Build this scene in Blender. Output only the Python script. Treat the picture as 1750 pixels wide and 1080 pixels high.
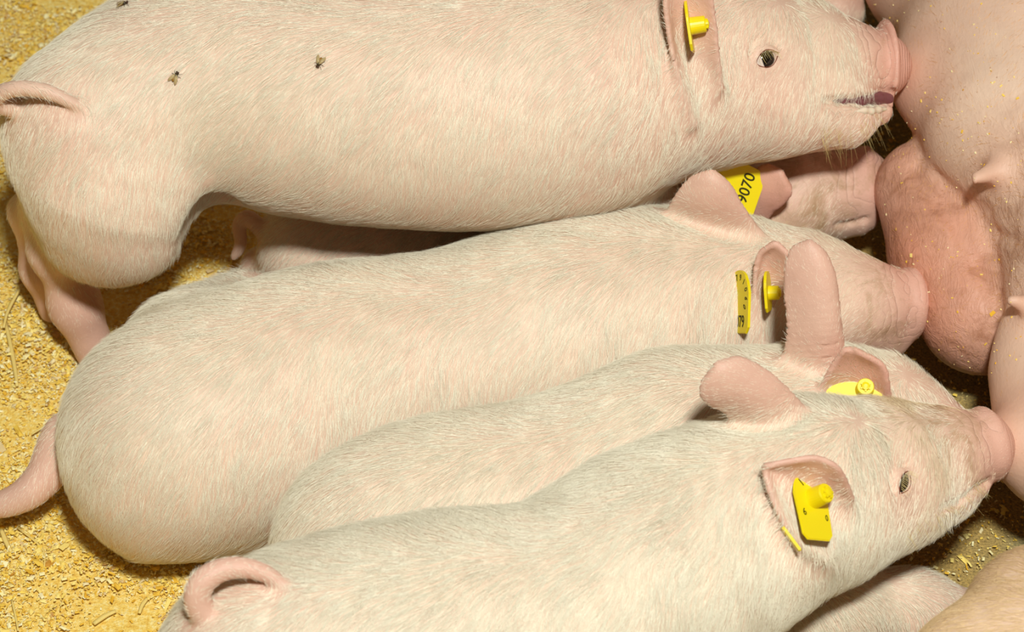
import bpy, bmesh, math, random
import numpy as np
from mathutils import Vector, Matrix
from mathutils.bvhtree import BVHTree

for o in list(bpy.data.objects):
    bpy.data.objects.remove(o)
random.seed(7)
RNG = np.random.default_rng(11)
SC = bpy.context.scene
COL = SC.collection

# ------------------------------------------------------------------ camera
W, H = 1750.0, 1080.0
ELEV = math.radians(48.0)
DIST = 1.5
TARGET = np.array([0.0, 0.0, 0.09])
FPX = W * DIST / 0.62
FWD = np.array([0.0, math.cos(ELEV), -math.sin(ELEV)])
UP = np.array([0.0, math.sin(ELEV), math.cos(ELEV)])
RIGHT = np.array([1.0, 0.0, 0.0])
CAM = TARGET - FWD * DIST
cd = bpy.data.cameras.new('camera')
cam = bpy.data.objects.new('camera', cd)
COL.objects.link(cam)
cd.sensor_width = 36.0
cd.lens = 36.0 * FPX / W
cd.clip_start = 0.05
cd.clip_end = 50
cam.location = CAM
cam.rotation_euler = (math.pi / 2 - ELEV, 0, 0)
cd.dof.use_dof = True
cd.dof.focus_distance = 1.43
cd.dof.aperture_fstop = 13.0
SC.camera = cam

# ------------------------------------------------------------------ light
world = bpy.data.worlds.new('barn_light')
SC.world = world
world.use_nodes = True
bg = world.node_tree.nodes['Background']
bg.inputs[0].default_value = (1.0, 0.72, 0.44, 1)
bg.inputs[1].default_value = 0.17


def add_area(name, loc, target, size, power, color):
    ld = bpy.data.lights.new(name, 'AREA')
    ld.shape = 'DISK'
    ld.size = size
    ld.energy = power
    ld.color = color
    lo = bpy.data.objects.new(name, ld)
    lo.location = loc
    d = Vector(target) - Vector(loc)
    lo.rotation_euler = d.to_track_quat('-Z', 'Y').to_euler()
    COL.objects.link(lo)
    return lo


LEL = math.radians(64)
add_area('flash_lamp', (0.14, -2.1 * math.cos(LEL), 2.1 * math.sin(LEL)), (0, 0, 0.08), 0.18, 72.0, (0.935, 1.0, 0.97))

SC.cycles.max_bounces = 6
SC.cycles.diffuse_bounces = 3
SC.cycles.glossy_bounces = 2
vs = SC.view_settings
vs.view_transform = 'Standard'
vs.look = 'None'
vs.exposure = -0.80
vs.gamma = 1.0
vs.use_curve_mapping = False


# ------------------------------------------------------------------ pixel rays
def ray(px, py):
    d = FWD * FPX + RIGHT * (px - W / 2) - UP * (py - H / 2)
    return d / np.linalg.norm(d)


def P(px, py, z):
    """world point at height z (cm) seen at pixel px,py"""
    r = ray(px, py)
    t = (z * 0.01 - CAM[2]) / r[2]
    return CAM + r * t


def S(px, py, z, rpx):
    p = P(px, py, z)
    return p, rpx * float(np.dot(p - CAM, FWD)) / FPX


def V(px, py, dist):
    return CAM + ray(px, py) * dist


def project(pts):
    q = pts - CAM
    dz = q @ FWD
    return W / 2 + FPX * (q @ RIGHT) / dz, H / 2 - FPX * (q @ UP) / dz


def nrm(v):
    v = np.asarray(v, float)
    return v / (np.linalg.norm(v) + 1e-12)


# ------------------------------------------------------------------ signed distance modelling
def d_cone(p, a, b, ra, rb):
    ba = (b - a)
    L2 = float(ba @ ba) + 1e-12
    q = p - a
    h = np.clip((q @ ba) / L2, 0, 1)
    q = q - h[:, None] * ba
    return np.sqrt(np.einsum('ij,ij->i', q, q)) - (ra + (rb - ra) * h)


def d_ell(p, c, R, r):
    q = (p - c) @ R.T
    k0 = np.sqrt(((q / r) ** 2).sum(1))
    k1 = np.sqrt(((q / (r * r)) ** 2).sum(1)) + 1e-9
    return k0 * (k0 - 1.0) / k1


def d_cloud(p, pts, rad):
    out = np.empty(len(p), np.float32)
    pts = pts.astype(np.float32)
    c0 = pts.mean(0)
    pc = pts - c0
    n2 = (pc ** 2).sum(1)
    for i in range(0, len(p), 20000):
        q = p[i:i + 20000].astype(np.float32) - c0
        d2 = (q ** 2).sum(1)[:, None] + n2[None] - 2 * q @ pc.T
        out[i:i + 20000] = (np.sqrt(np.maximum(d2, 0)) - rad[None]).min(1)
    return out


class Op:
    def __init__(s, kind, geo, k=0.012, mode='add', pink=0.2, hair=1.0, flow=None, dirt=0.0, hs=1.0, muz=None):
        s.kind, s.geo, s.k, s.mode = kind, geo, k, mode
        s.pink, s.hair, s.flow, s.dirt, s.muz = pink, hair, flow, dirt, muz
        if kind == 'cone':
            a, b, ra, rb = geo
            s.lo = np.minimum(a - ra, b - rb)
            s.hi = np.maximum(a + ra, b + rb)
        elif kind == 'ell':
            c, R, r = geo
            m = float(np.max(r))
            s.lo, s.hi = c - m, c + m
        else:
            pts, rad = geo
            s.lo, s.hi = pts.min(0) - rad.max(), pts.max(0) + rad.max()

    def d(s, p):
        if s.kind == 'cone':
            return d_cone(p, *s.geo)
        if s.kind == 'ell':
            return d_ell(p, *s.geo)
        return d_cloud(p, *s.geo)


def cone(A, B, **kw):
    """A,B = (px,py,z,rpx); axis flow defaults from B to A (backwards)"""
    a, ra = S(*A)
    b, rb = S(*B)
    if 'flow' not in kw:
        kw['flow'] = nrm(a - b)
    return Op('cone', (a, b, ra, rb), **kw)


def conew(a, b, ra, rb, **kw):
    if 'flow' not in kw:
        kw['flow'] = nrm(np.asarray(a) - np.asarray(b))
    return Op('cone', (np.asarray(a, float), np.asarray(b, float), ra, rb), **kw)


def chain(pts, **kw):
    kw['k'] = min(kw.get('k', 0.006), 0.006)
    q = spline(pts, (len(pts) - 1) * 3 + 1)
    return [cone(q[i], q[i + 1], **kw) for i in range(len(q) - 1)]


def spline(pts, n):
    """Catmull-Rom through rows of pts"""
    pts = np.asarray(pts, float)
    e = np.vstack([2 * pts[0] - pts[1], pts, 2 * pts[-1] - pts[-2]])
    out = []
    m = len(pts) - 1
    for i in range(n):
        t = i / (n - 1) * m
        j = min(int(t), m - 1)
        u = t - j
        p0, p1, p2, p3 = e[j], e[j + 1], e[j + 2], e[j + 3]
        out.append(0.5 * ((2 * p1) + (-p0 + p2) * u + (2 * p0 - 5 * p1 + 4 * p2 - p3) * u * u + (-p0 + 3 * p1 - 3 * p2 + p3) * u ** 3))
    return np.array(out)


def tube(pts, n=12, **kw):
    """smooth tapered tube through (px,py,z,rpx) rows, hair flowing to its end"""
    q = spline(pts, n)
    out = []
    for i in range(n - 1):
        a, ra = S(*q[i])
        b, rb = S(*q[i + 1])
        out.append(Op('cone', (a, b, ra, rb), flow=nrm(b - a), **kw))
    return out


def tail_on(body, ref, rows, n=18):
    """tube whose rows are (px, py, cm towards the camera from the surface at ref, radius px)"""
    d0 = float(np.linalg.norm(march(body, *ref)[0] - CAM))
    q = spline(rows, n)
    w = [V(r[0], r[1], d0 - r[2] * 0.01) for r in q]
    return [conew(w[i], w[i + 1], q[i][3] * d0 / FPX, q[i + 1][3] * d0 / FPX, flow=nrm(w[i + 1] - w[i]), k=0.004, pink=0.3, hair=0.45) for i in range(n - 1)]


def disc(c, axis, rx, ry, rz, **kw):
    """ellipsoid: axis = short axis world, second axis along image up"""
    ax = nrm(axis)
    v = nrm(UP - ax * (UP @ ax))
    w = np.cross(ax, v)
    return Op('ell', (np.asarray(c, float), np.array([ax, v, w]), np.array([rx, ry, rz])), **kw)


def ear(body, ref, e1, e2, bulge, thick=(0.0026, 0.0019), pink=0.75, flow=None, nu=34, nv=26, k=0.007, hair=0.3, dirt=0.0):
    """e1,e2: rows (px, py, cm towards the camera from the head surface at ref) of both edges from base to tip; bulge bends the middle"""
    d0 = float(np.linalg.norm(march(body, *ref)[0] - CAM))
    E1 = spline([V(r[0], r[1], d0 - r[2] * 0.01) for r in e1], nu)
    E2 = spline([V(r[0], r[1], d0 - r[2] * 0.01) for r in e2], nu)
    pts, rad = [], []
    b = np.asarray(bulge, float)
    for i in range(nu):
        u = i / (nu - 1)
        bb = b * (1 - u * u * 0.8)
        for j in range(nv):
            v = j / (nv - 1)
            w = 4 * v * (1 - v)
            pts.append(E1[i] * (1 - v) + E2[i] * v + bb * w)
            rad.append(thick[1] + (thick[0] - thick[1]) * w * (1 - 0.5 * u))
    pts = np.array(pts)
    rad = np.array(rad, np.float32)
    if flow is None:
        flow = nrm((E1[-1] + E2[-1]) - (E1[0] + E2[0]))
    return Op('cloud', (pts, rad), k=k, pink=pink, hair=hair, flow=flow, dirt=dirt)


def combine(ops, p):
    d = np.full(len(p), 10.0)
    for o in ops:
        e = o.d(p).astype(float)
        if o.mode == 'add':
            h = np.clip(0.5 + 0.5 * (e - d) / o.k, 0, 1)
            d = e * (1 - h) + d * h - o.k * h * (1 - h)
        else:
            e = -e
            h = np.clip(0.5 - 0.5 * (e - d) / o.k, 0, 1)
            d = e * (1 - h) + d * h + o.k * h * (1 - h)
    return d


def march(ops, px, py, lift=0.0):
    """surface point and normal of the modelled body at a pixel"""
    r = ray(px, py)
    t = 0.9
    for i in range(200):
        d = combine(ops, (CAM + r * t)[None])[0]
        if d < 0.0002:
            break
        t += max(min(d, 0.05) * 0.8, 0.0001)
        if t > 3:
            return None
    p = CAM + r * t
    e = 0.0012
    g = np.array([combine(ops, (p + np.eye(3)[i] * e)[None])[0] - combine(ops, (p - np.eye(3)[i] * e)[None])[0] for i in range(3)])
    return p + nrm(g) * lift, nrm(g)


def mesh_sdf(ops, vox, floor=True, clip=None):
    lo = np.min([o.lo for o in ops if o.mode == 'add'], 0) - 4 * vox - 0.004
    hi = np.max([o.hi for o in ops if o.mode == 'add'], 0) + 4 * vox + 0.004
    if floor:
        lo[2] = max(lo[2], -3 * vox)
    if clip is not None:
        lo = np.maximum(lo, clip[0])
        hi = np.minimum(hi, clip[1])
    n = np.ceil((hi - lo) / vox).astype(int) + 1
    D = np.full(n, 1.0, np.float32)
    for o in ops:
        m = o.k + 3.5 * vox
        i0 = np.clip(np.floor((o.lo - m - lo) / vox).astype(int), 0, n)
        i1 = np.clip(np.ceil((o.hi + m - lo) / vox).astype(int) + 1, 0, n)
        if np.any(i1 <= i0):
            continue
        sl = tuple(slice(i0[a], i1[a]) for a in range(3))
        g = np.meshgrid(*[lo[a] + vox * np.arange(i0[a], i1[a]) for a in range(3)], indexing='ij')
        p = np.stack([x.ravel() for x in g], 1)
        e = o.d(p).astype(np.float32).reshape(g[0].shape)
        d = D[sl]
        if o.mode == 'add':
            h = np.clip(0.5 + 0.5 * (e - d) / o.k, 0, 1)
            D[sl] = e * (1 - h) + d * h - o.k * h * (1 - h)
        else:
            e = -e
            h = np.clip(0.5 - 0.5 * (e - d) / o.k, 0, 1)
            D[sl] = e * (1 - h) + d * h + o.k * h * (1 - h)
    if floor:
        zz = (lo[2] + vox * np.arange(n[2])).astype(np.float32)
        e = (0.0012 - zz)[None, None, :]
        k = 0.008
        h = np.clip(0.5 - 0.5 * (e - D) / k, 0, 1)
        D = e * (1 - h) + D * h + k * h * (1 - h)
    # closed box
    for a in range(3):
        s = [slice(None)] * 3
        s[a] = 0
        D[tuple(s)] = 1
        s[a] = -1
        D[tuple(s)] = 1
    return nets(D, lo, vox)


def nets(D, lo, vox):
    neg = D < 0
    c = [neg[i:neg.shape[0] - 1 + i, j:neg.shape[1] - 1 + j, k:neg.shape[2] - 1 + k] for i in (0, 1) for j in (0, 1) for k in (0, 1)]
    anyn = c[0].copy()
    alln = c[0].copy()
    for x in c[1:]:
        anyn |= x
        alln &= x
    act = anyn & ~alln
    idx = np.argwhere(act)
    ids = np.full(act.shape, -1, np.int32)
    ids[act] = np.arange(len(idx))
    acc = np.zeros((len(idx), 3), np.float32)
    cnt = np.zeros(len(idx), np.float32)
    corner = [(i, j, k) for i in (0, 1) for j in (0, 1) for k in (0, 1)]
    val = [D[idx[:, 0] + i, idx[:, 1] + j, idx[:, 2] + k] for (i, j, k) in corner]
    for a in range(8):
        for b in range(a + 1, 8):
            df = np.array(corner[b]) - np.array(corner[a])
            if np.abs(df).sum() != 1:
                continue
            va, vb = val[a], val[b]
            m = (va < 0) != (vb < 0)
            t = np.where(m, va / np.where(m, va - vb, 1), 0)
            pos = np.array(corner[a], np.float32)[None] + t[:, None] * df[None]
            acc[m] += pos[m]
            cnt[m] += 1
    v = lo + vox * (idx + acc / cnt[:, None])
    F = []
    for a in range(3):
        s0 = [slice(1, -1)] * 3
        s1 = [slice(1, -1)] * 3
        s0[a] = slice(0, -1)
        s1[a] = slice(1, None)
        A, B = neg[tuple(s0)], neg[tuple(s1)]
        off = np.array([1, 1, 1])
        off[a] = 0
        e = np.argwhere(A != B) + off
        sgn = neg[e[:, 0], e[:, 1], e[:, 2]]
        b, cc = (a + 1) % 3, (a + 2) % 3
        ub = np.zeros(3, int)
        ub[b] = 1
        uc = np.zeros(3, int)
        uc[cc] = 1
        q = [e - ub - uc, e - uc, e, e - ub]
        q = np.stack([ids[x[:, 0], x[:, 1], x[:, 2]] for x in q], 1)
        q[~sgn] = q[~sgn][:, ::-1]
        F.append(q)
    F = np.vstack(F)
    F = F[(F >= 0).all(1)]
    return v, F


def smooth(v, F, it=2, lam=0.5):
    e = np.vstack([F[:, [0, 1]], F[:, [1, 2]], F[:, [2, 3]], F[:, [3, 0]]])
    e = np.vstack([e, e[:, ::-1]])
    deg = np.bincount(e[:, 0], minlength=len(v)).astype(float)
    for i in range(it):
        for l in (lam, -lam * 1.03):
            s = np.stack([np.bincount(e[:, 0], weights=v[e[:, 1], a], minlength=len(v)) for a in range(3)], 1)
            v = v + l * (s / np.maximum(deg, 1)[:, None] - v)
    return v


# ------------------------------------------------------------------ object helpers
def new_obj(name, me, mat=None, parent=None):
    o = bpy.data.objects.new(name, me)
    COL.objects.link(o)
    if mat is not None and hasattr(me, 'materials'):
        me.materials.append(mat)
    if parent is not None:
        o.parent = parent
        o.matrix_parent_inverse = parent.matrix_world.inverted()
    return o


def tag(o, label, cat=None, group=None, kind=None):
    o['label'] = label
    if cat:
        o['category'] = cat
    if group:
        o['group'] = group
    if kind:
        o['kind'] = kind
    return o


def pymesh(name, v, f, mat, parent=None, sm=True):
    me = bpy.data.meshes.new(name)
    v = np.asarray(v, np.float32)
    f = np.asarray(f, np.int32)
    k = f.shape[1]
    me.vertices.add(len(v))
    me.vertices.foreach_set('co', v.ravel())
    me.loops.add(len(f) * k)
    me.loops.foreach_set('vertex_index', f.ravel())
    me.polygons.add(len(f))
    me.polygons.foreach_set('loop_start', np.arange(0, len(f) * k, k, dtype=np.int32))
    me.polygons.foreach_set('use_smooth', np.full(len(f), sm))
    me.update(calc_edges=True)
    me.validate()
    return new_obj(name, me, mat, parent)


def bm_obj(name, bm, mat, parent=None, sm=True):
    me = bpy.data.meshes.new(name)
    bm.to_mesh(me)
    bm.free()
    for p in me.polygons:
        p.use_smooth = sm
    return new_obj(name, me, mat, parent)


def vattr(me, name, data):
    at = me.attributes.new(name, 'FLOAT', 'POINT')
    at.data.foreach_set('value', np.asarray(data, np.float32))


# ------------------------------------------------------------------ materials
class NT:
    def __init__(s, name):
        s.m = bpy.data.materials.new(name)
        s.m.use_nodes = True
        s.t = s.m.node_tree
        s.b = s.t.nodes['Principled BSDF']

    def n(s, ty, **kw):
        x = s.t.nodes.new(ty)
        for k, v in kw.items():
            if k.startswith('i_'):
                key = k[2:]
                x.inputs[int(key) if key.isdigit() else key].default_value = v
            else:
                setattr(x, k, v)
        return x

    def l(s, a, ao, b, bi):
        s.t.links.new(a.outputs[ao], b.inputs[bi])

    def noise(s, scale, detail=3.0, rough=0.55, vec=None, dist=0.0):
        x = s.n('ShaderNodeTexNoise')
        x.inputs['Scale'].default_value = scale
        x.inputs['Detail'].default_value = detail
        x.inputs['Roughness'].default_value = rough
        x.inputs['Distortion'].default_value = dist
        if vec:
            s.l(vec[0], vec[1], x, 'Vector')
        return x

    def ramp(s, src, out, stops):
        r = s.n('ShaderNodeValToRGB')
        els = r.color_ramp.elements
        while len(els) < len(stops):
            els.new(0.5)
        for e, (p, c) in zip(els, stops):
            e.position = p
            e.color = c if len(c) == 4 else (*c, 1)
        s.l(src, out, r, 0)
        return r

    def mix(s, fac, a, b, mode='MIX'):
        """a,b,fac: (node,out) or constants"""
        x = s.n('ShaderNodeMix', data_type='RGBA', blend_type=mode)
        for val, i in ((fac, 0), (a, 6), (b, 7)):
            if isinstance(val, tuple) and hasattr(val[0], 'outputs'):
                s.l(val[0], val[1], x, i)
            elif i == 0:
                x.inputs[0].default_value = val
            else:
                x.inputs[i].default_value = (*val[:3], 1)
        return x

    def math(s, op, a, b=0.5, c=None, clamp=False):
        x = s.n('ShaderNodeMath', operation=op)
        x.use_clamp = clamp
        for i, val in enumerate((a, b) if c is None else (a, b, c)):
            if isinstance(val, tuple):
                s.l(val[0], val[1], x, i)
            else:
                x.inputs[i].default_value = val
        return x

    def attr(s, name):
        return s.n('ShaderNodeAttribute', attribute_name=name)


def G(r, g, b):
    """sRGB 0-255 to linear"""
    def f(c):
        c /= 255.0
        return c / 12.92 if c <= 0.04045 else ((c + 0.055) / 1.055) ** 2.4
    return (f(r), f(g), f(b))


def skin_material(name, base, pink, dirtcol, sow=False):
    t = NT(name)
    geo = t.n('ShaderNodeNewGeometry')
    pos = (geo, 'Position')
    a = t.attr('pink')
    n1 = t.noise(14, 3, 0.5, pos)
    n2 = t.noise(55, 3, 0.6, pos)
    s1 = t.math('MULTIPLY_ADD', (n1, 0), 0.7, -0.35)
    f = t.math('ADD', (a, 'Fac'), (s1, 0), clamp=True)
    c = t.mix((f, 0), base, pink)
    r2 = t.ramp(n2, 0, [(0.38, (0.93, 0.91, 0.91)), (0.65, (1, 1, 1))])
    c = t.mix(0.8, (c, 2), (r2, 0), 'MULTIPLY')
    # dirt patches with shapes of their own
    da = t.attr('dirt')
    n3 = t.noise(38, 5, 0.7, pos, 0.6)
    ds = t.math('MULTIPLY_ADD', (n3, 0), 5.0, -2.85)
    d2 = t.math('MULTIPLY_ADD', (da, 'Fac'), 1.3, (ds, 0), clamp=True)
    d3 = t.math('MULTIPLY', (da, 'Fac'), 2.0, clamp=True)
    dm = t.math('MULTIPLY', (d2, 0), (d3, 0))
    dm = t.math('MULTIPLY', (dm, 0), 0.62)
    c = t.mix((dm, 0), (c, 2), dirtcol)
    if sow:
        vo = t.n('ShaderNodeTexVoronoi')
        vo.inputs['Scale'].default_value = 210
        t.l(geo, 'Position', vo, 'Vector')
        sp = t.ramp(vo, 0, [(0.06, (1, 1, 1)), (0.15, (0, 0, 0))])
        n4 = t.noise(30, 3, 0.6, pos)
        m4 = t.ramp(n4, 0, [(0.5, (0, 0, 0)), (0.62, (1, 1, 1))])
        mm = t.math('MULTIPLY', (sp, 0), (m4, 0))
        mm = t.math('MULTIPLY', (mm, 0), 0.55)
        c = t.mix((mm, 0), (c, 2), G(150, 85, 40))
    t.l(c, 2, t.b, 'Base Color')
    t.b.inputs['Roughness'].default_value = 0.52
    t.b.inputs['Specular IOR Level'].default_value = 0.35
    # relief: pores, plus wrinkles across the muzzle
    bp = t.n('ShaderNodeBump')
    bp.inputs['Strength'].default_value = 0.35
    bp.inputs['Distance'].default_value = 0.0006
    nb = t.noise(900 if not sow else 420, 2, 0.6, pos)
    t.l(nb, 0, bp, 'Height')
    mz = t.attr('muz')
    wr = t.noise(40, 2, 0.5, pos)
    w0 = t.math('MULTIPLY_ADD', (wr, 0), 2.2, (mz, 'Fac'))
    w1 = t.math('MULTIPLY', (w0, 0), 5.2)
    w2 = t.math('SINE', (w1, 0))
    w3 = t.math('ABSOLUTE', (w2, 0))
    w4 = t.math('POWER', (w3, 0), 0.35)
    ma = t.attr('wrinkle')
    w5 = t.math('MULTIPLY', (w4, 0), (ma, 'Fac'))
    b2 = t.n('ShaderNodeBump')
    b2.inputs['Strength'].default_value = 0.9
    b2.inputs['Distance'].default_value = 0.0012
    t.l(w5, 0, b2, 'Height')
    t.l(bp, 0, b2, 'Normal')
    if sow:
        mp = t.n('ShaderNodeMapping')
        mp.inputs['Rotation'].default_value = (0.3, 0.2, 0.75)
        mp.inputs['Scale'].default_value = (1.0, 0.28, 0.6)
        t.l(geo, 'Position', mp, 0)
        nw = t.noise(120, 4, 0.65, (mp, 0), 1.2)
        rw = t.ramp(nw, 0, [(0.40, (0, 0, 0)), (0.50, (1, 1, 1)), (0.58, (0.3, 0.3, 0.3))])
        hw = t.math('MULTIPLY', (rw, 0), (da, 'Fac'))
        b3 = t.n('ShaderNodeBump')
        b3.inputs['Strength'].default_value = 0.4
        b3.inputs['Distance'].default_value = 0.0022
        t.l(hw, 0, b3, 'Height')
        t.l(b2, 0, b3, 'Normal')
        t.l(b3, 0, t.b, 'Normal')
    else:
        t.l(b2, 0, t.b, 'Normal')
    return t.m


SKIN = skin_material('piglet_skin', G(234, 204, 178), G(222, 158, 138), G(150, 116, 62))
SOWSKIN = skin_material('sow_skin', G(234, 206, 180), G(214, 146, 118), G(140, 78, 30), True)


def simple(name, col, rough=0.5, spec=0.5, sss=0.0, var=0.0, scale=300):
    t = NT(name)
    if var:
        n = t.noise(scale, 3)
        r = t.ramp(n, 0, [(0.3, tuple(c * (1 - var) for c in col)), (0.7, tuple(min(1, c * (1 + var)) for c in col))])
        t.l(r, 0, t.b, 'Base Color')
    else:
        t.b.inputs['Base Color'].default_value = (*col, 1)
    t.b.inputs['Roughness'].default_value = rough
    t.b.inputs['Specular IOR Level'].default_value = spec
    if sss:
        t.b.inputs['Subsurface Weight'].default_value = sss
        t.b.inputs['Subsurface Scale'].default_value = 0.003
    return t.m


def hair_material(name, col, stain):
    t = NT(name)
    a = t.attr('dirt')
    c = t.mix((a, 'Fac'), col, stain)
    t.l(c, 2, t.b, 'Base Color')
    t.b.inputs['Roughness'].default_value = 0.45
    t.b.inputs['Specular IOR Level'].default_value = 0.4
    return t.m


HAIR = hair_material('piglet_hair', G(250, 240, 216), G(196, 150, 70))
TANHAIR = simple('tan_hair', G(240, 208, 160), 0.45, 0.4)
WHISK = simple('sow_bristle', G(226, 170, 96), 0.4, 0.5)
YEL = simple('yellow_plastic', G(240, 214, 8), 0.38, 0.45, 0.1, 0.05, 900)
INK = simple('black_ink', G(52, 46, 12), 0.6, 0.2)
EYEM = simple('dark_eye', G(26, 20, 14), 0.06, 0.6)
EYEW = simple('eye_white', G(226, 206, 192), 0.2, 0.5)
LASH = simple('eye_lash', G(226, 200, 130), 0.4, 0.3)
RIM = simple('eyelid_rim', G(126, 58, 34), 0.5, 0.3)
MOUTHM = simple('mouth_lining', G(118, 66, 70), 0.3, 0.5, 0.2, 0.12, 200)
MILK = simple('milk_foam', G(232, 212, 186), 0.3, 0.5, 0.3, 0.05, 600)
FLYB = simple('fly_body', G(58, 42, 18), 0.4, 0.5, 0, 0.5, 1500)
FLYY = simple('fly_amber', G(150, 105, 36), 0.5, 0.4, 0, 0.4, 1500)
FLYE = simple('fly_eye', G(70, 22, 10), 0.2, 0.5)
STRAW = simple('straw', G(236, 206, 120), 0.5, 0.3, 0, 0.12, 120)
WING = NT('fly_wing')
WING.b.inputs['Base Color'].default_value = (*G(214, 186, 130), 1)
WING.b.inputs['Alpha'].default_value = 0.55
WING.b.inputs['Roughness'].default_value = 0.25
WING = WING.m


# ------------------------------------------------------------------ hair
class SumNoise:
    def __init__(s, scale, seed, n=10):
        r = np.random.default_rng(seed)
        s.k = r.normal(size=(n, 3)) * scale
        s.p = r.uniform(0, 6.28, n)

    def __call__(s, x):
        return np.sin(x @ s.k.T + s.p).sum(1) / math.sqrt(len(s.p) / 2.0)


def add_hair(name, parent, v, F, nrmv, hairw, flow, count, length, radius, mat, lift=0.16, seed=1, jitter=0.085, back=-0.35, label=None, npt=5, dirt=None, bvh=None):
    rng = np.random.default_rng(seed)
    a, b, c, d = (v[F[:, i]] for i in range(4))
    area = 0.5 * np.linalg.norm(np.cross(c - a, d - b), axis=1)
    fc = (a + b + c + d) / 4
    fn = nrmv[F].mean(1)
    fn /= np.linalg.norm(fn, axis=1)[:, None] + 1e-9
    view = CAM - fc
    view /= np.linalg.norm(view, axis=1)[:, None]
    px, py = project(fc)
    hw = hairw[F].mean(1)
    ok = ((fn * view).sum(1) > back) & (px > -90) & (px < W + 90) & (py > -90) & (py < H + 90) & (hw > 0.04)
    w = np.where(ok, area * np.clip(hw, 0.35, 1.0), 0)
    w /= w.sum()
    fi = rng.choice(len(F), size=count, p=w)
    r1, r2 = rng.uniform(size=(2, count, 1))
    A, B, C, Dd = a[fi], b[fi], c[fi], d[fi]
    root = (A * (1 - r1) + B * r1) * (1 - r2) + (Dd * (1 - r1) + C * r1) * r2
    n = fn[fi]
    fl = flow[F].mean(1)[fi]
    # low, wavy variation that makes the coat fall in tufts
    for s_, amp, sd in ((60, 0.13, 3), (190, 0.07, 4)):
        nx = SumNoise(s_, sd + seed * 10)(root) * amp
        cr = np.cross(n, fl)
        fl = fl + cr * nx[:, None]
    fl = fl + rng.normal(size=fl.shape) * jitter
    fl -= n * (fl * n).sum(1)[:, None]
    fl /= np.linalg.norm(fl, axis=1)[:, None] + 1e-9
    L = length * np.clip(hw[fi], 0.15, 1.3) * rng.uniform(0.6, 1.25, count)
    li = lift * (0.75 + 0.5 * rng.uniform(size=count) + 0.25 * SumNoise(240, 55 + seed)(root))
    li = np.clip(li, 0.04, 1)
    ss = np.linspace(0, 1, npt)
    pts = np.zeros((count, npt, 3))
    bend = np.cross(n, fl) * (rng.normal(size=count) * 0.10)[:, None]
    for i, s_ in enumerate(ss):
        pts[:, i] = root - n * 0.0002 + fl * (L * s_)[:, None] + n * (L * li * (s_ * 1.5 - 0.9 * s_ * s_))[:, None] + bend * (L * s_ * s_)[:, None]
    if bvh is not None:
        # hairs that would dive into a hollow are lifted back onto the skin
        near = bvh.find_nearest
        push = np.zeros(count)
        e = np.vstack([F[:, [0, 2]], F[:, [1, 3]], F[:, [0, 1]], F[:, [2, 3]]])
        e = np.vstack([e, e[:, ::-1]])
        deg = np.maximum(np.bincount(e[:, 0], minlength=len(v)), 1)
        cv = np.zeros(len(v))
        for a_ in range(3):
            cv += (np.bincount(e[:, 0], weights=v[e[:, 1], a_], minlength=len(v)) / deg - v[:, a_]) * nrmv[:, a_]
        for i in range(8):
            cv = np.bincount(e[:, 0], weights=cv[e[:, 1]], minlength=len(v)) / deg
        hollow = cv[F[:, 0]][fi] > -0.000006
        tips = pts[:, 3]
        for j in np.nonzero(hollow)[0].tolist():
            tp = tips[j].tolist()
            lo_, nn, _, _ = near(tp)
            sd = (tp[0] - lo_[0]) * nn[0] + (tp[1] - lo_[1]) * nn[1] + (tp[2] - lo_[2]) * nn[2]
            if sd < 0.0005:
                push[j] = 0.0006 - sd
        for i, s_ in enumerate(ss):
            pts[:, i] += n * (push * 1.25 * s_)[:, None]
    pts[:, :, 2] = np.maximum(pts[:, :, 2], 0.0006)
    hc = bpy.data.hair_curves.new(name)
    hc.add_curves([npt] * count)
    hc.attributes['position'].data.foreach_set('vector', pts.astype(np.float32).ravel())
    rad = radius * rng.uniform(0.75, 1.25, count)[:, None] * (1 - 0.8 * ss)[None]
    ra = hc.attributes.get('radius') or hc.attributes.new('radius', 'FLOAT', 'POINT')
    ra.data.foreach_set('value', rad.astype(np.float32).ravel())
    if dirt is not None:
        dd = dirt[F].mean(1)[fi]
        mk = np.clip(0.25 + 0.55 * SumNoise(120, 77 + seed)(root) + 0.2 * rng.normal(size=count), 0, 1) * np.clip(dd * 1.5 - 0.12, 0, 1)
        da = hc.attributes.new('dirt', 'FLOAT', 'POINT')
        da.data.foreach_set('value', np.repeat(mk, npt).astype(np.float32))
    hc.materials.append(mat)
    o = bpy.data.objects.new(name, hc)
    COL.objects.link(o)
    o.parent = parent
    o['kind'] = 'stuff'
    if label:
        o['label'] = label
    return o


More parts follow.
